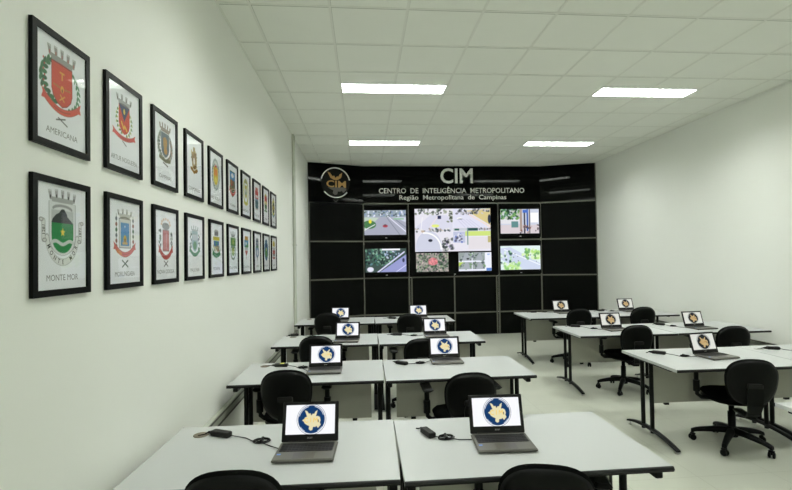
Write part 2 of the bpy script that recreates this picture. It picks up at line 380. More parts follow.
# wall monitors
def street(seed, w, h, kind):
    g = random.Random(seed); asp = h/w; c = Cv(w, h, asp, (205, 210, 225))
    A = asp
    if kind == 'curve':      # dual road with a red car
        c.rect(0, 1, A*.72, A, (150, 165, 175)); c.speck(0, 1, A*.74, A, [(90,110,100),(220,225,240),(60,70,80),(240,240,250),(120,140,190)], 60, .03, g)
        c.poly([(0, 0), (1, 0), (1, A*.5), (.75, A*.7), (.25, A*.75), (0, A*.2)], (165, 168, 185)); c.poly([(.0, A*.15), (.35, A*.7), (0, A*.72)], (190, 205, 190))
        c.ell(.12, A*.42, .16, .10, (70, 120, 75)); c.ell(.14, A*.55, .035, .05, (235, 225, 60)); c.line([(0, A*.2), (.25, A*.42)], .02, (230, 230, 235))
        c.line([(.6, A*.7), (1, A*.12)], .02, (235, 235, 250)); c.line([(.55, A*.68), (.85, 0)], .012, (110, 115, 130)); c.line([(.72, A*.66), (1, A*.3)], .01, (90, 100, 120))
        c.ell(.5, A*.36, .06, .035, (170, 60, 75)); c.ell(.5, A*.40, .03, .018, (90, 40, 60)); c.rect(.7, .95, A*.62, A*.68, (150, 190, 160))
    elif kind == 'trees':
        c.a[:] = np.array((60, 80, 75))/255; c.speck(0, .75, A*.3, A, [(60,110,90),(110,160,130),(30,50,50),(150,190,165),(20,30,35),(90,130,140)], 170, .035, g)
        c.poly([(.35, 0), (1, A*.75), (1, 0)], (150, 155, 205)); c.line([(.3, 0), (.95, A*.85)], .035, (215, 215, 240)); c.line([(.75, 0), (1, A*.3)], .015, (225, 225, 250))
        c.speck(.4, .9, A*.6, A*.95, [(170,185,220),(60,80,90),(210,215,240)], 30, .03, g); c.rect(.4, .85, A*.93, A, (245, 245, 255)); c.ell(.93, A*.5, .03, .05, (50, 55, 90)); c.ell(.12, A*.12, .08, .06, (225, 225, 240))
    elif kind == 'poles':
        c.rect(0, 1, 0, A*.35, (215, 205, 210)); c.rect(0, .5, A*.4, A*.6, (225, 225, 230)); c.speck(0, .5, A*.6, A, [(60,120,70),(120,170,90),(30,60,40),(200,200,190)], 70, .045, g)
        c.rect(.28, .46, A*.25, A*.5, (95, 140, 140)); c.rect(.5, .56, A*.1, A, (170, 150, 140)); c.rect(.6, .64, 0, A*.95, (60, 60, 80)); c.rect(.68, .72, A*.1, A, (50, 90, 170)); c.rect(.78, .98, A*.45, A*.85, (250, 250, 250))
        c.rect(.58, .72, A*.85, A*.97, (70, 110, 200)); c.rect(.74, .77, 0, A, (110, 105, 110)); c.speck(.5, 1, 0, A*.35, [(70,60,70),(190,170,170),(120,70,60)], 26, .03, g)
    elif kind == 'highway':
        c.a[:] = np.array((225, 240, 240))/255; c.poly([(0, A*.9), (.25, A*.95), (1, A*.25), (1, 0), (.45, 0), (0, A*.45)], (205, 215, 235)); c.line([(.1, A*.85), (1, A*.18)], .02, (245, 250, 255))
        c.speck(0, .3, A*.2, A*.8, [(50,90,80),(170,215,170),(230,245,230)], 26, .04, g); c.speck(.1, .5, 0, A*.3, [(190,230,140),(140,200,120),(220,240,200)], 40, .05, g); c.speck(.55, 1, A*.45, A*.85, [(180,225,120),(110,170,100),(220,240,190)], 45, .05, g)
        c.speck(.25, .95, A*.3, A*.75, [(60,70,80),(90,110,120)], 10, .022, g)
    elif kind == 'quad':
        c.a[:] = np.array((228, 226, 236))/255
        c.speck(0, .5, A*.86, A, [(90,100,90),(50,60,60),(150,160,140),(230,230,230)], 50, .02, g); c.poly([(.0, A*.55), (.2, A*.85), (.42, A*.85), (.5, A*.7), (.5, A*.5), (0, A*.5)], (215, 215, 232)); c.line([(.08, A*.52), (.1, A*.8)], .008, (245, 245, 250)); c.line([(.18, A*.52), (.3, A*.82)], .01, (235, 220, 225))
        c.rect(.3, .345, A*.76, A*.84, (45, 50, 85)); c.ell(.27, A*.6, .05, .02, (225, 235, 130)); c.speck(.43, .5, A*.68, A*.95, [(50,60,50),(110,120,100)], 14, .02, g)
        c.speck(.0, .5, A*.46, A*.54, [(60,70,70),(120,130,140),(190,170,150),(230,230,230)], 50, .018, g)
        c.ell(.18, A*.1, .17, .2*A*1.9, (205, 208, 225)); c.arc(.13, A*.06, .21, 0, 95, .02, (250, 250, 250)); c.ell(.2, A*.26, .028, .018, (40, 45, 60)); c.speck(.37, .5, 0, A*.3, [(70,80,80),(200,200,200),(150,140,170),(40,45,50)], 35, .025, g)
        c.poly([(.5, A*.55), (.5, A), (.62, A), (.95, A*.6), (.95, A*.55)], (222, 222, 240))
        for k in range(5): c.line([(.66+.05*k, A*.56), (.56+.04*k, A*.75)], .005, (190, 190, 215))
        c.poly([(.68, A*.95), (1, A*.6), (1, A)], (215, 200, 140)); c.line([(.66, A*.92), (1, A*.56)], .012, (240, 215, 200)); c.speck(.55, 1, A*.88, A, [(50,60,60),(200,200,210),(110,110,120)], 45, .022, g); c.ell(.985, A*.75, .02, .06, (40, 50, 70)); c.ell(.59, A*.77, .035, .012, (250, 250, 250)); c.ell(.6, A*.755, .03, .006, (110, 115, 140))
        c.rect(.5, 1, A*.48, A*.545, (200, 205, 215)); c.rect(.69, .83, A*.48, A*.545, (35, 75, 75)); c.rect(.52, .58, A*.49, A*.53, (50, 100, 90)); c.speck(.84, 1, A*.49, A*.54, [(90,90,100),(200,180,180)], 14, .014, g)
        c.rect(.66, 1, A*.36, A*.47, (205, 225, 125)); c.rect(.5, .66, A*.2, A*.46, (190, 195, 220)); c.speck(.52, .66, A*.2, A*.4, [(110,130,200),(230,230,240),(90,90,110)], 24, .02, g); c.rect(.685, .7, A*.15, A*.55, (120, 150, 150)); c.rect(.7, 1, A*.05, A*.33, (225, 220, 225)); c.rect(.96, 1, A*.2, A*.35, (190, 180, 120))
        c.rect(.497, .503, 0, A, (240, 240, 245))
    elif kind == 'map':
        c.a[:] = np.array((150, 145, 140))/255; c.speck(0, 1, 0, A, [(60,95,70),(40,70,50),(180,170,165),(110,120,105),(140,165,130),(200,185,180),(90,85,90)], 330, .04, g); c.ell(.52, A*.55, .15, .12, (230, 130, 140), .7); c.speck(.4, .65, A*.4, A*.7, [(240,150,155),(210,110,120)], 25, .03, g)
    else:
        c.a[:] = np.array((235, 238, 250))/255
        for x0, x1 in ((0, .4), (.42, .8)):
            for y0, y1 in ((A*.1, A*.48), (A*.56, A)):
                c.rect(x0, x1, y0, y1, (150, 160, 160)); c.speck(x0, x1, y0, y1, [(110,150,100),(60,80,70),(180,190,190),(90,100,110)], 22, .04, g); c.poly([(x0+.1, y0), (x1-.05, y0), (x1-.12, y1), (x0+.2, y1)], (165, 172, 180))
        c.ell(.28, A*.66, .04, .025, (40, 45, 50)); c.poly([(0, A*.25), (.15, A*.48), (0, A*.48)], (190, 215, 90)); c.rect(.84, 1, 0, A*.15, (90, 130, 200)); c.rect(.87, .95, A*.85, A*.93, (170, 190, 230))
    return c
def monitor(label, x0, x1, z0, z1, screens, bez=.02, d=.07, logo=True):
    t = thing('wall_monitor', label, 'monitor', ((x0+x1)/2, YW-.001, z0), 0, 'monitors on the video wall')
    w, h = (x1-x0)/2, z1-z0
    MB().box(-w, w, -d, -.001, 0, h, .004).build('case', M['gloss'], t)
    for (a, b, lo, hi, kind, W, seed) in screens:
        cv = street(seed, W, int(W*(hi-lo)/(b-a)), kind)
        me = cv.mesh('screen', M['tv'], lambda u, v: (a-(x0+x1)/2+u*(b-a), -d-.0015, lo-z0+v*(b-a)))
        o = link('screen', me, t); 
    if logo: MB().box(-.02, .02, -d-.003, -d, .012, .024).build('logo', M['led'], t)
monitor('wall monitor at upper left showing a road with a red car', .012, .972, 2.16, 2.90, [(.02, .93, 2.245, 2.79, 'curve', 110, 3)])
monitor('wall monitor at lower left showing trees beside a road', .012, .972, 1.345, 2.075, [(.03, .925, 1.43, 1.95, 'trees', 110, 4)])
monitor('large central monitor with traffic camera views above two small pictures', 1.012, 2.99, 1.34, 2.905,
        [(1.125, 2.825, 1.862, 2.81, 'quad', 230, 5), (1.14, 1.86, 1.42, 1.835, 'map', 100, 6), (2.09, 2.83, 1.42, 1.835, 'grid', 90, 7)])
monitor('wall monitor at upper right showing poles and a street corner', 3.035, 3.98, 2.16, 2.90, [(3.055, 3.94, 2.24, 2.79, 'poles', 110, 8)])
monitor('wall monitor at lower right showing a pale highway between trees', 3.035, 3.98, 1.345, 2.075, [(3.04, 3.955, 1.43, 1.965, 'highway', 110, 9)])

# ================================================================== COATS OF ARMS
SHIELD = lambda x, y, w, h: [(x-w, y+h), (x+w, y+h), (x+w, y-h*.25), (x+w*.85, y-h*.6), (x+w*.45, y-h*.87), (x, y-h), (x-w*.45, y-h*.87), (x-w*.85, y-h*.6), (x-w, y-h*.25)]
def crown(c, x, y, w, col, dark, towers=5, h=.09):
    c.poly([(x-w*.86, y), (x+w*.86, y), (x+w*1.0, y+h*.75), (x-w*1.0, y+h*.75)], col); c.arc(x, y-.02, w*.85, 25, 155, .02, dark, .6, ry=.035)
    for k in range(towers):
        q = (k-(towers-1)/2)/((towers-1)/2); cx = x+q*w*1.0; t = w/towers*.66; ly = y+h*.7+(1-q*q)*.02
        c.poly([(cx-t*.7, ly-h*.3), (cx+t*.7, ly-h*.3), (cx+t+q*.02, ly+h*.55), (cx-t+q*.02, ly+h*.55)], col); c.rect(cx-t*.3+q*.01, cx+t*.3+q*.01, ly-h*.15, ly+h*.2, dark)
        for e in (-1, 0, 1): c.rect(cx+q*.02+e*t*.75-t*.22, cx+q*.02+e*t*.75+t*.22, ly+h*.5, ly+h*.75, col)
def leaves(c, x, y, rx, ry, cols, side, n=9, r=.03):
    for k in range(n):
        a = R(-70+140*k/(n-1)); px, py = x+side*rx*cos(a), y+ry*sin(a)
        for e in (-1, 1): c.ell(px+e*r*.6, py, r, r*.5, cols[(k+(e > 0)) % len(cols)], 1, side*(.6+e*.5)+1.2)
def ribbon(c, x, y, w, col, dark, sag=.07, t=.05):
    pts = [(x-w+2*w*k/16, y+sag*((2*k/16-1)**2)) for k in range(17)]
    c.line(pts, t+.008, dark); c.line(pts, t, col); c.line([(a, b) for a, b in pts[4:13]], t*.18, dark, .7)
    for s in (-1, 1): c.poly([(x+s*w, y+sag+t*.7), (x+s*(w+.07), y+sag+t*1.3), (x+s*(w+.045), y+sag+t*.4), (x+s*(w+.07), y+sag-t*.5), (x+s*w, y+sag-t*.5)], col)
def star(c, x, y, r, col): c.poly([(x+(r if k % 2 == 0 else r*.42)*sin(k*pi/5), y+(r if k % 2 == 0 else r*.42)*cos(k*pi/5)) for k in range(10)], col)
PAPER = (240, 243, 247); GREY = (150, 152, 150); DK = (60, 60, 60); GRN = (45, 110, 65); RED = (190, 62, 45)
def coat(i, W):
    c = Cv(W, int(W*1.21), 1.21, PAPER); c.v = .19+(c.v-.225)/1.07; x = .5; g = random.Random(i)
    if i == 0:
        leaves(c, x-.05, .66, .33, .24, [GRN, (35, 90, 55)], -1, 10, .05); leaves(c, x+.05, .62, .30, .24, [GRN, (70, 130, 90)], 1, 10, .032)
        for k in range(7): c.ell(x-.36+.02*(k % 2), .48+.06*k, .012, .012, (190, 60, 50))
        crown(c, x, .86, .235, (150, 152, 148), (170, 90, 85), 5, .11); c.poly(SHIELD(x, .635, .215, .24), (120, 40, 30)); c.poly(SHIELD(x, .635, .205, .23), (196, 72, 50))
        c.rect(x-.05, x+.05, .77, .79, (215, 175, 70)); c.rect(x-.01, x+.01, .70, .78, (215, 175, 70)); c.ell(x, .60, .035, .04, (215, 170, 60)); c.ell(x, .585, .012, .02, (90, 50, 30)); c.line([(x-.17, .62), (x-.05, .61)], .02, (170, 120, 60)); c.line([(x+.17, .62), (x+.05, .61)], .02, (170, 120, 60)); c.line([(x-.05, .47), (x+.05, .53)], .015, (215, 175, 70)); c.line([(x-.04, .53), (x+.04, .47)], .015, (215, 175, 70))
        ribbon(c, x, .35, .33, (205, 78, 62), (120, 60, 40), .10, .065); c.line([(x-.08, .27), (x+.1, .21)], .013, DK); c.line([(x+.06, .28), (x-.12, .24)], .013, DK)
    elif i == 1:
        leaves(c, x, .66, .24, .2, [GRN, (180, 190, 110)], -1, 9, .025); leaves(c, x, .64, .24, .2, [GRN, (180, 190, 110)], 1, 9, .025)
        crown(c, x, .86, .2, (165, 168, 168), (70, 72, 72), 4, .09); c.poly(SHIELD(x, .66, .175, .2), (195, 70, 50)); c.poly([(x-.17, .86), (x+.17, .86), (x, .64)], (45, 62, 95)); c.ell(x, .78, .03, .04, (220, 200, 70)); c.line([(x-.09, .62), (x-.02, .54), (x+.01, .58), (x+.08, .53)], .035, (225, 190, 70))
        ribbon(c, x, .40, .3, (200, 80, 75), (150, 60, 60), .05, .05); c.line([(x-.06, .36), (x+.06, .31)], .012, DK)
    elif i == 2:
        leaves(c, x, .64, .30, .24, [(110, 120, 110), (70, 90, 80), (160, 160, 150)], -1, 12, .045); leaves(c, x, .62, .30, .24, [(120, 120, 100), (80, 90, 90), (150, 120, 100)], 1, 12, .045)
        crown(c, x, .86, .22, (150, 140, 130), (120, 90, 80), 5, .09); c.poly(SHIELD(x, .64, .2, .22), (215, 215, 210)); c.poly(SHIELD(x, .64, .185, .205), (80, 98, 112)); c.ell(x, .68, .09, .1, (170, 130, 60)); c.ell(x+.02, .55, .08, .06, (180, 135, 60)); c.line([(x-.1, .74), (x+.08, .74)], .02, (160, 120, 60)); c.line([(x-.25, .42), (x, .38), (x+.22, .40)], .06, (100, 100, 70)); c.line([(x-.1, .34), (x+.12, .30)], .02, DK)
    elif i == 3:
        c.poly(SHIELD(x, .66, .14, .17), (130, 100, 50)); c.rect(x-.06, x+.06, .82, .93, (160, 140, 80)); c.speck(x-.17, x+.17, .45, .88, [(110,85,40),(170,140,70),(80,70,40),(190,170,110)], 60, .035, g); c.ell(x, .66, .055, .07, (225, 225, 220)); c.line([(x-.2, .5), (x, .44), (x+.2, .5)], .06, (150, 110, 40))
    elif i == 4:
        c.ell(x, .64, .32, .36, (150, 165, 165)); c.ell(x, .64, .27, .31, (205, 210, 205)); leaves(c, x, .62, .3, .25, [(80, 130, 90), (150, 160, 170)], 1, 8, .03); leaves(c, x, .62, .3, .25, [(120, 120, 140), (80, 130, 90)], -1, 8, .03); c.ell(x, .80, .1, .06, (210, 90, 80)); c.poly(SHIELD(x, .6, .18, .2), (215, 190, 60)); c.rect(x-.13, x+.13, .62, .76, (225, 140, 70)); c.ell(x, .52, .1, .06, (230, 215, 100)); c.arc(x, .64, .3, 210, 330, .03, (190, 195, 200))
    elif i == 5:
        c.poly(SHIELD(x, .64, .27, .33), (60, 110, 75)); c.rect(x-.25, x+.25, .74, .95, (60, 130, 190)); c.ell(x, .86, .14, .06, (225, 230, 235)); c.rect(x-.2, x+.2, .6, .72, (150, 60, 50)); c.speck(x-.22, x+.22, .45, .72, [(60,120,80),(170,110,60),(110,60,50)], 40, .05, g); ribbon(c, x, .38, .27, (195, 60, 50), (130, 40, 40), .1, .07)
    elif i == 6:
        c.ell(x, .64, .34, .37, (190, 195, 90)); c.ell(x, .64, .26, .29, PAPER); c.rect(x-.12, x+.12, .88, 1.0, (160, 160, 120)); c.poly(SHIELD(x, .64, .16, .19), (200, 190, 110)); c.rect(x-.12, x+.12, .56, .70, (150, 175, 160)); c.ell(x, .68, .06, .05, (225, 225, 220)); c.line([(x-.25, .33), (x, .27), (x+.25, .33)], .05, (215, 200, 100))
    elif i == 7:
        c.rect(x-.2, x+.2, .84, .97, (190, 110, 100)); c.rect(x-.25, x+.25, .62, .86, (180, 55, 50)); c.rect(x-.18, x+.18, .66, .74, (220, 215, 210)); c.rect(x-.25, x+.25, .5, .62, (120, 150, 170)); c.poly(SHIELD(x, .42, .25, .14), (45, 95, 105)); c.line([(x-.2, .3), (x+.2, .3)], .04, (190, 170, 170))
    elif i == 8:
        c.ell(x, .88, .2, .07, (195, 190, 90)); c.poly(SHIELD(x, .66, .22, .22), (190, 70, 60)); c.rect(x-.22, x+.22, .6, .7, (225, 200, 80)); c.ell(x, .54, .2, .12, (70, 120, 70)); c.ell(x, .66, .07, .07, (230, 225, 200)); c.line([(x-.24, .38), (x+.24, .38)], .05, (90, 130, 80))
    elif i == 9:
        c.ell(x, .66, .27, .32, (200, 195, 100)); c.ell(x, .64, .18, .2, (40, 50, 50)); c.ell(x, .64, .08, .09, (210, 180, 70)); c.rect(x-.07, x+.07, .9, 1.02, (120, 120, 90)); c.line([(x-.25, .4), (x, .3), (x+.25, .4)], .06, (80, 130, 160))
    elif i == 10:
        c.rect(x-.32, x+.32, .5, .70, PAPER)
        crown(c, x, .90, .23, (170, 172, 172), (25, 27, 30), 5, .10)
        pts = [(x-.25, .92), (x+.25, .92), (x+.25, .55)]+[(x+.25*cos(R(-k*10)), .55+.2*sin(R(-k*10))) for k in range(19)]+[(x-.25, .55)]
        c.poly([(x+(a-x)*1.09, .66+(b-.66)*1.02) for a, b in pts], (130, 132, 132)); c.poly([(x+(a-x)*1.05, .66+(b-.66)*1.01) for a, b in pts], (222, 225, 226))
        c.arc(x, .58, .31, 188, 352, .075, (150, 152, 152)); c.arc(x, .58, .31, 189, 351, .066, (226, 228, 228))
        c.poly([(x-.22, .84), (x+.22, .84)]+[(x+.22*cos(R(-k*10)), .56+.19*sin(R(-k*10))) for k in range(19)], (190, 195, 195))
        c.arc(x, .84, .2, 20, 160, .03, (140, 142, 142), .8, ry=.05)
        c.poly([(x-.22, .70), (x+.22, .70)]+[(x+.22*cos(R(-k*10)), .56+.19*sin(R(-k*10))) for k in range(19)], (20, 130, 65))
        c.poly([(x-.22, .70), (x-.2, .74), (x-.13, .79), (x-.07, .81), (x-.03, .85), (x+.03, .855), (x+.08, .81), (x+.1, .77), (x+.16, .74), (x+.22, .70)], (22, 32, 34))
        c.line([(x-.22+.44*k/20, .485+.018*sin(k/20*2*pi*1.5)) for k in range(21)], .04, (205, 212, 210)); c.poly([(x-.35, .5), (x-.23, .5), (x-.23, .40), (x-.35, .46)], PAPER, 0); star(c, x, .60, .055, (225, 190, 45))
        for s in (-1, 1):
            c.line([(x+s*.37, .70), (x+s*.37, .52)], .07, (130, 130, 130)); c.line([(x+s*.37, .70), (x+s*.37, .52)], .058, (222, 224, 224))
            c.ell(x+s*.41, .72, .04, .022, (130, 130, 130)); c.ell(x+s*.41, .72, .03, .014, (215, 217, 217)); c.ell(x+s*.35, .505, .04, .022, (130, 130, 130)); c.ell(x+s*.35, .505, .03, .014, (215, 217, 217))
    elif i == 11:
        for s in (-1, 1):
            for k in range(6): c.ell(x+s*.27, .48+.075*k, .03, .028, [(60, 110, 80), (150, 90, 80), (110, 120, 130)][k % 3])
            c.line([(x+s*.27, .42), (x+s*.27, .92)], .01, (70, 90, 70))
        crown(c, x, .87, .19, (185, 188, 188), (50, 52, 55), 4, .08)
        c.rect(x-.19, x+.19, .46, .87, (120, 122, 122)); c.rect(x-.18, x+.18, .47, .86, (205, 208, 208)); c.rect(x-.135, x+.135, .49, .81, (58, 130, 185)); star(c, x, .76, .025, (220, 225, 230)); c.ell(x, .58, .05, .06, (200, 160, 70)); c.ell(x, .57, .02, .03, (90, 70, 40)); c.rect(x-.08, x+.08, .51, .54, (190, 160, 90))
        ribbon(c, x, .37, .29, (200, 105, 100), (150, 60, 60), .10, .06); c.line([(x-.24, .42), (x-.12, .38)], .05, (205, 130, 80)); c.line([(x-.09, .20), (x+.09, .29)], .018, (50, 75, 60)); c.line([(x-.09, .29), (x+.09, .20)], .018, (50, 75, 60))
    elif i == 12:
        for s in (-1, 1): c.speck(x+s*.27-.04, x+s*.27+.04, .5, .8, [(60,80,70),(40,50,60),(120,140,120)], 22, .028, g)
        for k in range(7): c.ell(x+.2*cos(R(30*k)), .89+.09*sin(R(30*k)), .035, .02, (225, 200, 180))
        c.ell(x, .86, .17, .06, (150, 155, 155)); c.rect(x-.15, x+.15, .44, .8, (120, 110, 110)); c.rect(x-.14, x+.14, .45, .79, (190, 120, 120)); c.line([(x-.1, .5), (x-.1, .75)], .02, (160, 80, 90)); c.line([(x+.02, .5), (x+.02, .75)], .02, (205, 190, 190)); ribbon(c, x, .34, .27, (180, 70, 60), (130, 50, 50), .12, .07); c.line([(x-.09, .19), (x+.09, .28)], .016, DK); c.line([(x-.09, .28), (x+.09, .19)], .016, DK)
    elif i == 13:
        for s in (-1, 1): c.speck(x+s*.26-.05, x+s*.26+.05, .5, .85, [(60,90,70),(50,60,90),(120,150,120)], 22, .03, g)
        crown(c, x, .84, .18, (175, 185, 185), (110, 120, 120), 4, .08); c.poly(SHIELD(x, .66, .18, .2), (150, 180, 185)); c.rect(x-.14, x+.14, .68, .8, (190, 200, 205)); c.ell(x, .58, .11, .08, (90, 150, 100)); ribbon(c, x, .40, .28, (60, 135, 85), (40, 90, 60), .09, .06)
    elif i == 14:
        c.ell(x, .93, .17, .05, (150, 150, 140)); c.rect(x-.16, x+.16, .84, .93, (90, 90, 80)); c.rect(x-.27, x+.27, .74, .82, (205, 190, 60)); c.rect(x-.22, x+.22, .60, .72, (60, 110, 170)); c.ell(x, .67, .08, .05, (60, 140, 130)); c.speck(x-.25, x+.25, .5, .62, [(150,90,70),(200,190,150),(60,90,60)], 30, .045, g); ribbon(c, x, .40, .27, (40, 120, 70), (30, 80, 50), .05, .09)
    elif i == 15:
        crown(c, x, .88, .2, (140, 142, 142), (100, 100, 100), 4, .09); c.rect(x-.27, x+.27, .66, .86, (95, 145, 80)); c.ell(x, .76, .1, .07, (150, 175, 90)); c.rect(x-.2, x+.2, .60, .66, (120, 150, 150)); c.arc(x, .52, .25, 150, 390, .05, (110, 130, 110), 1, ry=.2); c.ell(x, .52, .16, .12, (130, 165, 80)); c.ell(x, .52, .07, .06, (190, 190, 110))
    elif i == 16:
        c.rect(x-.2, x+.2, .88, .97, (200, 150, 60)); c.ell(x, .86, .24, .06, (210, 160, 70)); c.rect(x-.25, x+.25, .66, .86, (90, 150, 190)); c.poly([(x-.25, .66), (x+.25, .66), (x+.25, .78)], (80, 145, 90)); c.ell(x-.05, .76, .08, .05, (225, 230, 235)); c.rect(x-.2, x+.2, .58, .66, (190, 190, 190)); c.poly([(x-.2, .56), (x+.2, .56), (x, .40)], (185, 70, 75)); c.line([(x, .42), (x, .33)], .03, (150, 80, 80))
    elif i == 17:
        c.ell(x, .92, .18, .06, (120, 130, 130)); c.rect(x-.2, x+.2, .74, .9, (60, 75, 100)); c.ell(x, .82, .09, .05, (150, 170, 180)); c.rect(x-.2, x+.2, .66, .74, (60, 120, 80)); c.poly(SHIELD(x, .52, .25, .16), (130, 150, 180)); c.ell(x, .53, .11, .09, (205, 210, 220)); c.line([(x, .38), (x, .3)], .05, (70, 80, 70))
    elif i == 18:
        c.ell(x, .64, .34, .36, (55, 95, 130)); c.ell(x, .66, .26, .28, (60, 120, 150)); c.ell(x, .54, .22, .15, (75, 135, 70)); c.ell(x, .78, .15, .09, (40, 60, 110)); c.ell(x, .66, .09, .06, (190, 190, 120)); c.arc(x, .62, .3, 215, 325, .06, (60, 110, 150))
    else:
        c.ell(x, .93, .2, .06, (210, 190, 80)); c.rect(x-.22, x+.22, .80, .92, (200, 180, 70)); c.rect(x-.25, x+.25, .66, .76, (190, 190, 190)); c.rect(x-.25, x+.25, .52, .66, (185, 75, 65)); c.rect(x-.2, x+.2, .44, .52, (120, 120, 110)); c.rect(x-.25, x+.25, .34, .42, (170, 100, 90))
    return c
caps = ['AMERICANA', 'ARTUR NOGUEIRA', 'CAMPINAS', 'COSMÓPOLIS', 'ENG. COELHO', 'HOLAMBRA', 'HORTOLÂNDIA', 'INDAIATUBA', 'ITATIBA', 'JAGUARIÚNA',
        'MONTE MOR', 'MORUNGABA', 'NOVA ODESSA', 'PAULÍNIA', 'PEDREIRA', "STA. BÁRBARA", 'STO. ANTÔNIO', 'SUMARÉ', 'VALINHOS', 'VINHEDO']
looks = ['red shield with green branches, captioned AMERICANA, nearest in the upper row', 'small red and navy shield over a pink ribbon, second in the upper row',
 'blue-grey shield with golden figure in a dark wreath, third in the upper row', 'small brown and gold crest, fourth in the upper row', 'yellow and orange shield in a pale oval wreath, fifth in the upper row',
 'blue topped shield over a red ribbon, sixth in the upper row', 'yellow-green oval wreath round a pale shield, seventh in the upper row', 'red and dark teal crest, eighth in the upper row',
 'red shield crossed by a yellow band, ninth in the upper row', 'yellow oval with a dark centre, farthest of the upper row',
 'green shield with yellow star, captioned MONTE MOR, nearest in the lower row', 'blue shield over a pink ribbon, captioned MORUNGABA, second in the lower row',
 'pink shield over a dark red ribbon, third in the lower row', 'pale blue shield over a green ribbon, fourth in the lower row', 'yellow, blue and green stacked crest, fifth in the lower row',
 'green block above a small green shield, sixth in the lower row', 'orange crown, blue shield and red tip, seventh in the lower row', 'dark navy block above a pale blue shield, eighth in the lower row',
 'blue oval with a green base, ninth in the lower row', 'yellow, grey and red banded crest, farthest of the lower row']
FW, FH, FB = .330, .437, .024
fr = MB()
o_, i_ = [(-FW/2, 0), (FW/2, 0), (FW/2, FH), (-FW/2, FH)], [(-FW/2+FB, FB), (FW/2-FB, FB), (FW/2-FB, FH-FB), (-FW/2+FB, FH-FB)]
for k in range(4):
    a, b, c_, d_ = o_[k], o_[(k+1) % 4], i_[(k+1) % 4], i_[k]
    fr.loft([[(x, p[0], p[1]) for p in (a, b, c_, d_)] for x in (.0015, .016)], False)
frame_me = fr.mesh('frame', M['frame'])
glass_me = MB().add([(.0135, -FW/2+FB, FB), (.0135, FW/2-FB, FB), (.0135, FW/2-FB, FH-FB), (.0135, -FW/2+FB, FH-FB)], [(0, 1, 2, 3)]).mesh('glass_pane', M['glass'])
PW, PH = FW-2*FB, FH-2*FB
for i in range(20):
    col, row = i % 10, i//10; y = 1.820+.4494*col; z = 2.131 if row == 0 else 1.587
    t = thing('framed_coat_of_arms', 'framed print: '+looks[i], 'picture', (XL, y, z), 0, 'framed coats of arms on the left wall')
    link('frame', frame_me, t)
    W = 132 if col < 2 else 100 if col < 4 else 64
    pr = link('print', coat(i, W).mesh('print', M['print'], lambda u, v: (.009, (u-.5)*PW, FB+v*PW*PH/PW/1.21)), t)
    f = lambda u, v, d: (.0094, u, v)
    wcap = min(.235, .020*len(caps[i]))
    text('caption', caps[i], M['caption'], pr, f, -wcap/2, wcap/2, FB+.032, .022)
    if i == 10:
        for k, ch in enumerate('MONTE MOR'):
            if ch == ' ': continue
            a = R(207+126*k/8); r_ = .31*PW*.985; cx_, cz_ = r_*cos(a), FB+(.225+(.58-.19)*1.07)*PH/1.21+r_*sin(a)*PH/PW/1.21*1.07
            tn = a+pi/2; me = text_mesh(ch, .01); q = verts_of(me); w_ = (q[:, 0].max()+q[:, 0].min())/2; s_ = .0245
            P = np.array([(.0094, cx_+(p[0]-w_)*s_*cos(tn)*.8-(p[1]-.35)*s_*sin(tn), cz_+(p[0]-w_)*s_*.8*sin(tn)+(p[1]-.35)*s_*cos(tn)) for p in q])
            me.vertices.foreach_set('co', P.ravel()); me.materials.clear(); me.materials.append(M['ink']); link('motto_letter', me, pr)
        for s, ch in ((-1, '1281'), (1, '1871')):
            me = text_mesh(ch, .01); q = verts_of(me); w_ = q[:, 0].max()/2; sc = .02
            zc = FB+.674*PH/1.21; yc = s*.37*PW
            P = np.array([(.0094, yc-(p[1]-.35)*sc, zc+(p[0]-w_)*sc) for p in q]); me.vertices.foreach_set('co', P.ravel()); me.materials.clear(); me.materials.append(M['ink']); link('year_lettering', me, pr)
    link('glass_pane', glass_me, t)

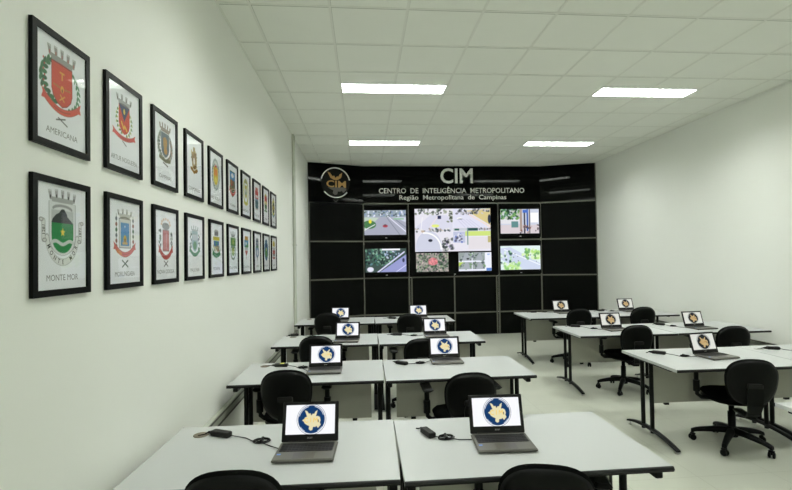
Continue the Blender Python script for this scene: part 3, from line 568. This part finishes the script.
# ================================================================== TABLES
ZT = .745
def make_table(w, d, label, loc, rz, post_y, inset=(.065, .03), panel_z=.33):
    t = thing('office_table', label, 'table', loc, rz, 'white office tables in rows')
    tp = MB().box(-w/2, w/2, -d/2+.012, d/2-.012, ZT-.026, ZT, .002).build('tabletop', M['laminate'], t)
    for s in (-1, 1):
        y = s*(d/2-.012); b = MB()
        prof = [(y, ZT-.001), (y+s*.007, ZT-.003), (y+s*.012, ZT-.013), (y+s*.007, ZT-.024), (y, ZT-.026)]
        b.loft([[(x, p, q) for p, q in prof] for x in (-w/2, w/2)], False); b.build('edge_strip', M['edge'], tp)
    for s in (-1, 1):
        x = s*(w/2-inset[0 if s < 0 else 1]); lg = MB(); p0, p1 = post_y
        for y in (p0, p1): lg.tube([(x, y, .05), (x, y, ZT-.05)], .019, 12)
        lg.box(x-.018, x+.018, (p0+p1)/2-.37, (p0+p1)/2+.27, ZT-.056, ZT-.026, .004)
        leg = lg.build('leg', M['steel'], t)
        ym = (p0+p1)/2; n = 14; L0, L1 = -.43, .33
        rings = []
        for k in range(n+1):
            q = L0+(L1-L0)*k/n; e = (q/(.43 if q < 0 else .35))**2; z = .085-.055*e; th = .022-.006*e; wd = .024-.004*e
            rings.append([(x-wd, ym+q, z-th/2), (x+wd, ym+q, z-th/2), (x+wd*.8, ym+q, z+th/2), (x-wd*.8, ym+q, z+th/2)])
        MB().loft(rings, True).build('foot', M['steel'], leg)
        for q in (L0+.03, L1-.03): MB().lathe([(.016, 0), (.018, .006), (.006, .009), (.006, .035)], x, ym+q, 10).build('leveller', M['chrome'], leg)
    ym = (post_y[0]+post_y[1])/2
    MB().box(-w/2+.105, w/2-.105, ym-.009, ym+.009, panel_z, ZT-.027).build('modesty_panel', M['panel'], t)
    for x in (-w/2+.25, w/2-.25): MB().box(x-.02, x+.02, ym-.014, ym+.014, panel_z-.02, panel_z).build('panel_clip', M['steel'], t)
    return t
def grommet(t, x, y, m='brown'):     # local coordinates on the tabletop
    MB().lathe([(.041, ZT), (.041, ZT+.0025), (.036, ZT+.0035)], x, y, 24).build('cable_grommet', M[m], t)
GY = .33
left = [(1.951, 'front row'), (3.585, 'second row from the front'), (5.145, 'third row from the front'), (6.855, 'rearmost row by the video wall')]
D1 = .765
for (y, nm) in left:
    W1 = 1.222 if y < 4 else 1.198; a = -.022; cxl, cyl = .151-W1/2, y+.035+D1/2
    tl = make_table(W1, D1, 'white table against the left wall in the left block, %s' % nm, (cxl, cyl, 0), a, (-.07, .07))
    tr = make_table(1.222, D1, 'white table on the aisle side of the left block, %s' % nm, (.160+1.222/2, y+D1/2, 0), 0.0, (-.07, .07), (.03, .065))
    grommet(tl, -.46, .24, 'brown')
W2, D2 = 1.215, .86
right = [(3.55, 'nearest full row'), (5.23, 'middle row'), (6.87, 'rear row by the video wall')]
for (y, nm) in right:
    tl = make_table(W2, D2, 'white table on the aisle side of the right block, %s' % nm, (2.580+W2/2, y+D2/2, 0), -.02, (.04, .18), panel_z=.305)
    tr = make_table(W2, D2, 'white right-wall table of the right block, %s' % nm, (2.575+W2*1.5+.016, y+.0+D2/2, 0), 0, (.04, .18), (.03, .065), panel_z=.305)
    if y == 3.55: grommet(tr, 3.90-(2.575+W2*1.5), 4.232-(y+D2/2), 'greygrom')
make_table(W2, D2, 'white table corner cut off at the right photo edge', (2.605+W2/2, 2.72-D2/2, 0), .0, (.04, .18), panel_z=.305)

# ================================================================== LAPTOPS
lx, ly, lr = .52, .285, .272
def screen_picture(white, navy, cream, yel):
  cv = Cv(150, 86, .5685, white)
  cv.ell(lx, ly, lr*1.10, lr*1.10, (60, 66, 80)); cv.ell(lx, ly, lr*1.075, lr*1.075, white); cv.ell(lx, ly, lr, lr, navy)
  cv.arc(lx, ly, lr*.94, 20, 75, .012, white); cv.arc(lx, ly, lr*.94, 105, 165, .012, white); cv.arc(lx, ly, lr*.96, 215, 240, .01, white); cv.arc(lx, ly, lr*.96, 300, 325, .01, white)
  cv.poly([(lx+a*lr*.96, ly+b*lr*.96) for a, b in MAP], cream)
  cv.arc(lx-.36*lr, ly-.06*lr, .15*lr, 50, 310, .012, yel); cv.line([(lx-.05*lr, ly-.2*lr), (lx-.05*lr, ly+.1*lr)], .012, yel)
  cv.line([(lx+.15*lr, ly-.2*lr), (lx+.18*lr, ly+.1*lr), (lx+.3*lr, ly-.08*lr), (lx+.42*lr, ly+.1*lr), (lx+.45*lr, ly-.2*lr)], .012, yel); cv.line([(lx+.52*lr, ly-.2*lr), (lx+.5*lr, ly-.05*lr)], .014, (40, 50, 60)); cv.ell(lx-.02*lr, ly+.36*lr, .012, .01, (90, 70, 50))
  return cv
screen_left = screen_picture((250, 251, 255), (8, 55, 105), (232, 222, 180), (246, 205, 90))
screen_right = screen_picture((222, 224, 216), (26, 30, 34), (196, 170, 122), (170, 120, 50))  # palette carries the dimming of screens viewed at an angle
def make_laptop(label, loc, rz):
    t = thing('laptop', label, 'laptop', loc, rz, 'open laptops on the tables')      # origin at the hinge, on the table; front towards -y
    w, d = .147, .212
    base = MB().box(-w, w, -d, .004, .004, .0195, .005).build('base', M['lapbase'], t)
    f = MB()
    for sx in (-1, 1):
        for y in (-d+.02, -.02): f.lathe([(.006, 0), (.007, .0045)], sx*(w-.02), y, 8)
    f.build('rubber_foot', M['plastic'], base)
    MB().box(-.132, .132, -.118, -.014, .0195, .0198).build('key_well', M['lapblack'], base)
    kb = MB()
    for r_ in range(5):
        n = 14 if r_ else 15; kw = .26/n
        for k in range(n):
            if r_ == 0 and 4 <= k <= 9:
                if k == 4: kb.box(-.13+4*kw+.001, -.13+10*kw-.001, -.116, -.100, .0198, .0215)
                continue
            x = -.13+k*kw; y = -.116+r_*.0203; kb.box(x+.0012, x+kw-.0012, y, y+.017, .0198, .0215)
    kb.build('keyboard', M['key'], base)
    MB().box(-.052, .052, -.198, -.134, .0195, .0200).build('touchpad', M['pad'], base)
    MB().box(-.133, -.115, -.155, -.140, .0195, .0199).build('sticker', M['blue'], base)['label'] = 'small blue sticker'
    tilt = R(17); zh = .017
    def lf(x, y, z): return (x, .006+z*sin(tilt)+y*cos(tilt), zh+z*cos(tilt)-y*sin(tilt))
    lid = MB().box(-w, w, 0, .009, 0, .198, .004).xf(lf).build('lid', M['lapblack'], t)
    MB().tube([(-.11, .006, .017), (.11, .006, .017)], .006, 8).build('hinge', M['lapblack'], t)
    link('screen', screen_left.mesh('screen', M['screen'], lambda u, v: lf(-.128+u*.256, -.0008, .036+v*.256)), lid)
    text('brand_lettering', 'acer', M['silver'], lid, lambda u, v, dd: lf(u, -.0009, v), -.014, .014, .015, .011)
    return t
lap0 = dim = None
laps = [(-.2955, 2.401, -2.8, 'open laptop with emblem screen on the front row table by the left wall'),
 (.699, 2.387, -2.9, 'open laptop with emblem screen on the front row aisle-side table of the left block'),
 (-.352, 4.07, 0, 'open laptop on the left-wall table of the second row, behind a chair'),
 (.75, 4.27, -1.5, 'open laptop on the aisle-side table of the second row, left block'),
 (-.212, 5.51, -4, 'open laptop on the left-wall table of the third row, left block'),
 (.877, 5.66, 0, 'open laptop on the aisle-side table of the third row, left block'),
 (-.394, 7.30, -5, 'small distant laptop on the left-wall table of the rear row, left block'),
 (.875, 7.37, 0, 'small distant laptop on the aisle-side table of the rear row, left block'),
 (3.372, 7.55, 2, 'small distant laptop at the aisle end of the right block rear row'),
 (4.548, 7.56, 3, 'small distant laptop nearer the right wall on the right block rear row'),
 (3.222, 5.70, 2, 'open laptop at the aisle end of the right block middle row'),
 (4.314, 5.62, 4, 'open laptop nearer the right wall on the right block middle row'),
 (3.226, 4.06, 8, 'open laptop on the nearest full table of the right block, turned slightly left')]
for x, y, a, lab in laps:
    if lap0 is None: lap0 = make_laptop(lab, (x, y, ZT), R(a))
    else:
        q = dup(lap0, (x, y, ZT), R(a), lab)
        if x > 3:       # same picture, with oblique-view dimming and browning painted into its colours
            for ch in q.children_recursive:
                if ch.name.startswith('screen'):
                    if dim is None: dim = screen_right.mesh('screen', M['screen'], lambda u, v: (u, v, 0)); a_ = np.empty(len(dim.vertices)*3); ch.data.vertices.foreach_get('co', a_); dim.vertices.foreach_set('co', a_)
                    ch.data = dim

# ================================================================== POWER ADAPTERS
def adapter(label, pts, coil=True, sticker=False, loops=3):
    tip, a, b, co, port = [np.array(p) for p in pts]
    g = np.array([*a, 0]); t = thing('power_adapter', label, 'power adapter', (a[0], a[1], ZT), 0, 'laptop power adapters on the tables')
    L = lambda p, z=.004: (p[0]-a[0], p[1]-a[1], z)
    d = b-a; n = np.linalg.norm(d); ln = max(.085, min(.12, n)); ang = math.atan2(d[1], d[0]); e = d/n
    br = MB().box(0, ln, -.022, .022, 0, .029, .005).build('brick', M['plastic2'], t, rot=(0, 0, ang))
    if sticker: MB().box(ln*.42, ln*.72, -.0225, .0225, .0291, .0297).build('sticker', M['yellow'], br)['label'] = 'yellow sticker'
    MB().tube([(-.03, 0, .012), (-.002, 0, .013)], [.006, .012], 8).build('plug', M['plastic'], br)
    b2 = a+e*ln
    c1 = MB().tube([L(tip), L((tip*.6+a*.4)+np.array((0, .012))), L(a-e*.03, .012)], .0035, 6)
    c1.build('mains_cord', M['plastic'], t)
    path = [L(b2, .012)]
    mid = (b2+co)/2; path.append(L(mid+np.array((0, .012)), .004))
    if coil:
        for k in range(loops*14+1):
            th = 2*pi*k/14+pi; rr = 1+.10*sin(k*.7); path.append(L(co+np.array((.042*cos(th)*rr, .026*sin(th)*rr)), .004+.0035*(k//14)))
    else: path.append(L(co))
    q = (co+port)/2; path += [L(q-np.array((0, .008))), L(port, .008)]
    MB().tube(path, .0027, 5).build('laptop_cord', M['plastic'], t)
    if coil: MB().box(-.007, .007, -.03, .03, .002, .02, .003).build('cable_tie', M['plastic'], t, loc=L(co, 0))
AD = {'1L': [(-.925, 2.60), (-.852, 2.615), (-.735, 2.56), (-.554, 2.478), (-.445, 2.36)], '1R': [(.277, 2.557), (.313, 2.51), (.35, 2.41), (.42, 2.401), (.548, 2.352)],
 '2L': [(-.942, 4.25), (-.822, 4.231), (-.675, 4.208), (-.558, 4.132), (-.506, 3.996)], '2R': [(.255, 4.259), (.285, 4.18), (.38, 4.09), (.50, 4.145), (.60, 4.21)],
 '3L': [(-1.0, 5.9), (-.95, 5.9), (-.85, 5.92), (-.66, 5.80), (-.37, 5.44)], '3R': [(.277, 5.781), (.345, 5.731), (.462, 5.708), (.607, 5.643), (.725, 5.63)],
 '4R': [(.295, 7.428), (.39, 7.364), (.5, 7.308), (.595, 7.287), (.722, 7.32)], 'RC1': [(2.80, 7.66), (2.86, 7.65), (2.96, 7.64), (3.10, 7.64), (3.22, 7.5)],
 'RC2': [(3.967, 7.587), (4.05, 7.6), (4.151, 7.591), (4.256, 7.519), (4.395, 7.5)], 'RB1': [(2.73, 6.01), (2.79, 5.975), (2.91, 5.921), (3.0, 5.75), (3.07, 5.65)],
 'RB2': [(3.96, 5.97), (3.99, 5.94), (4.05, 5.85), (4.106, 5.758), (4.165, 5.58)], 'RA1': [(2.737, 4.24), (2.79, 4.225), (2.87, 4.14), (2.985, 4.035), (3.075, 3.99)],
 'RA2': [(3.905, 4.232), (3.99, 4.218), (4.09, 4.18), (4.142, 4.12), (4.5, 4.0)]}
adl = {'1L': 'black power adapter and coiled cord on the front row table by the left wall', '1R': 'black power adapter and cord on the front row aisle-side table, left of its laptop',
 '2L': 'black power adapter with yellow sticker on the second row table by the left wall', '2R': 'black power adapter on the second row aisle-side table of the left block',
 '3L': 'small black adapter on the third row table by the left wall', '3R': 'black power adapter on the third row aisle-side table of the left block', '4R': 'small black adapter on the rear row aisle-side table of the left block',
 'RC1': 'small black adapter at the aisle end of the right block rear row', 'RC2': 'small black adapter left of the distant laptop nearer the right wall, rear row',
 'RB1': 'black power adapter at the aisle end of the right block middle row', 'RB2': 'black power adapter beside the laptop nearer the right wall, middle row',
 'RA1': 'black power adapter left of the laptop on the nearest full right-block table', 'RA2': 'black power adapter near a grey grommet at the right edge of the photo'}
for k, p in AD.items(): adapter(adl[k], p, coil=k != 'RA2', sticker=k == '2L')

# ================================================================== CHAIRS
def pillow(w, h, t, ex=2.8, wtop=1., wbot=1., n=40, rings=7, bow=0.):
    """soft slab in the x/z plane, thickness along y, outline a superellipse"""
    def ol(a):
        c_, s_ = cos(a), sin(a); x = math.copysign(abs(c_)**(2/ex), c_); z = math.copysign(abs(s_)**(2/ex), s_)
        k = wbot+(wtop-wbot)*(z+1)/2; return x*w/2*k, z*h/2
    rr = []
    for s in (-1, 1):
        for q in range(rings):
            f = (q+.2)/rings if s < 0 else 1-(q+.0)/rings*.98
            y = s*t/2*math.sqrt(max(0, 1-f**5)) if f < 1 else 0
            if q == rings-1 and s < 0: pass
            rr.append([(ol(2*pi*k/n)[0]*f, y, ol(2*pi*k/n)[1]*f) for k in range(n)])
    b = MB().loft(rr, True)
    return b.xf(lambda x, y, z: (x, y+bow*(x/(w/2))**2, z))
def make_chair(label, loc, rz):
    t = thing('office_chair', label, 'office chair', loc, rz, 'black office chairs')
    # star base
    b = MB()
    for k in range(5):
        a = 2*pi*k/5+R(20); ca, sa = cos(a), sin(a); rings = []
        for q in range(9):
            f = q/8; r_ = .02+.29*f; z = .135-.045*f**1.8; wd = .030-.012*f; th = .026-.010*f
            if q == 8: z -= .006
            rings.append([(r_*ca-p*wd*sa, r_*sa+p*wd*ca, z+e*th) for p, e in ((-1, -.9), (1, -.9), (1, .3), (.6, 1), (-.6, 1), (-1, .3))])
        b.loft(rings, True)
    b.lathe([(.045, .085), (.05, .10), (.05, .14), (.034, .17)], n=18)
    b.build('star_base', M['plastic'], t)
    for k in range(5):
        a = 2*pi*k/5+R(20); x, y = .30*cos(a), .30*sin(a); ga = a+R(35+40*k)
        c_ = MB()
        for s in (-1, 1):
            o = len(c_.v); n = 14; ring = lambda r_, q: [(q, r_*cos(2*pi*j/n), .027+r_*sin(2*pi*j/n)) for j in range(n)]
            c_.loft([ring(.020, s*.006), ring(.0268, s*.009), ring(.0268, s*.020), ring(.020, s*.024)], True)
        c_.tube([(0, 0, .027), (0, -.0, .085)], .007, 8); c_.box(-.022, .022, -.012, .02, .05, .066, .005)
        c_.build('caster', M['plastic'], t, loc=(x, y, 0), rot=(0, 0, ga))
    MB().lathe([(.030, .13), (.030, .30), (.022, .30), (.022, .40)], n=16).build('gas_cylinder', M['plastic'], t)
    mech = MB().box(-.085, .085, -.13, .11, .385, .425, .01); mech.tube([(.08, .02, .40), (.20, .03, .39)], .007, 6); mech.build('seat_mechanism', M['plastic'], t)
    seat = pillow(.47, .45, .075, 3.2, 1.0, .93).xf(lambda x, y, z: (x, z-.03, .465-y*1.0-.00+(-.03*max(0, (z-.12)/.1)**2 if z > .12 else 0))).build('seat', M['fabric'], t)
    pillow(.45, .43, .03, 3.2, 1.0, .93).xf(lambda x, y, z: (x, z-.03, .428+y)).build('seat_shell', M['plastic'], t)
    # backrest
    tilt = R(-9)
    def bf(x, y, z): return (x, -.355+y*cos(tilt)+z*sin(tilt), .70-y*sin(tilt)+z*cos(tilt))
    back = pillow(.42, .40, .062, 2.45, .99, .82, bow=.03).xf(bf).build('backrest', M['fabric'], t)
    sh = pillow(.41, .39, .03, 2.45, .99, .82, bow=.03).xf(lambda x, y, z: (x, y-.026, z)).xf(bf).build('back_shell', M['plastic'], t)
    MB().box(-.055, .055, -.062, -.035, -.035, .008, .006).xf(bf).build('shell_bracket', M['plastic2'], sh)
    sp = MB()
    sp.loft([[(x, y+dy, z) for x, y, z, dy in [(-w_, yy, zz, -.009), (w_, yy, zz, -.009), (w_, yy, zz, .009), (-w_, yy, zz, .009)]] for w_, yy, zz in ((.045, -.405, .70), (.058, -.40, .62), (.055, -.395, .52), (.045, -.37, .44), (.036, -.32, .41))], False)
    sp.box(-.036, .036, -.33, -.10, .392, .412, .004)
    sp.build('back_support', M['plastic'], t)
    for s in (-1, 1):
        ar = MB(); X = s*.275
        ar.tube([(s*.14, .0, .415), (s*.24, .0, .418), (X-s*.005, .0, .445), (X, .0, .50), (X, .0, .655)], [.022, .022, .022, .021, .020], 10, .8)
        ar.tube([(X, 0, .47), (X, 0, .57)], .028, 10)
        arm = ar.build('armrest', M['plastic'], t)
        MB().box(X-.042, X+.042, -.10, .14, .655, .685, .013).build('arm_pad', M['plastic'], arm)
    return t
chairs = [     # x, y, turn, height of the top of the backrest
 (-0.510, 2.138, 0, 0.93, 'black office chair backrest at the bottom edge, in front of the front row left-wall table'),
 (0.804, 2.116, -15, 0.89, 'black office chair backrest at the bottom edge, in front of the front row aisle-side table'),
 (-0.595, 3.827, 0, 0.90, 'black office chair at the second row left-wall table of the left block'),
 (0.760, 3.625, 0, 0.88, 'black office chair at the second row aisle-side table of the left block'),
 (-0.525, 5.322, 0, 0.90, 'black office chair at the third row left-wall table of the left block'),
 (0.596, 5.149, 0, 0.87, 'black office chair at the third row aisle-side table of the left block'),
 (-0.548, 7.078, 0, 0.95, 'black office chair at the rear row left-wall table of the left block'),
 (0.659, 7.007, 0, 0.91, 'black office chair at the rear row aisle-side table of the left block'),
 (3.273, 7.001, -5, 0.92, 'black office chair at the aisle end of the right block rear row'),
 (4.288, 6.999, -5, 0.92, 'black office chair nearer the right wall at the right block rear row'),
 (3.266, 5.536, -5, 0.88, 'black office chair at the aisle end of the right block middle row'),
 (4.382, 5.377, -8, 0.86, 'black office chair nearer the right wall at the right block middle row'),
 (3.238, 3.801, -17, 0.85, 'black swivel chair fully visible at the nearest full right-block table'),
]
ch0 = None
for x, y, a, zt, lab in chairs:
    if ch0 is None: q = ch0 = make_chair(lab, (x, y, 0), R(a))
    else: q = dup(ch0, (x, y, 0), R(a), lab)
    for ch in q.children:
        if ch.name.startswith('back'): ch.location.z = zt-.90      # height-adjustable backrest

# ================================================================== CAMERA, RENDER SETTINGS
cam = bpy.data.cameras.new('camera'); co = bpy.data.objects.new('camera', cam); C.objects.link(co); S.camera = co
F, YAW, PIT, ROL, SX, SY = 453.5, .0847, .0172, -.0168, 6.375, 6.70
cam.sensor_width = 36; cam.lens = 36*F/792; cam.shift_x = -SX/792; cam.shift_y = SY/792; cam.clip_start = .02
from mathutils import Matrix, Vector
fwd = Vector((sin(YAW)*cos(PIT), cos(YAW)*cos(PIT), sin(PIT))); rgt = Vector((cos(YAW), -sin(YAW), 0)); up = rgt.cross(fwd)
r2 = rgt*cos(ROL)+up*sin(ROL); u2 = -rgt*sin(ROL)+up*cos(ROL)
co.matrix_world = Matrix(((r2.x, u2.x, -fwd.x, 0), (r2.y, u2.y, -fwd.y, 0), (r2.z, u2.z, -fwd.z, 1.70), (0, 0, 0, 1)))
w = bpy.data.worlds.new('world'); S.world = w; w.use_nodes = True
w.node_tree.nodes['Background'].inputs[0].default_value = (.05, .05, .05, 1)
S.view_settings.view_transform = 'Standard'; S.view_settings.look = 'None'; S.view_settings.gamma = 1; S.view_settings.exposure = 0
S.view_settings.use_curve_mapping = False
try:
    S.cycles.use_denoising = True; S.cycles.max_bounces = 10; S.cycles.diffuse_bounces = 6; S.cycles.sample_clamp_indirect = 6
except Exception: pass
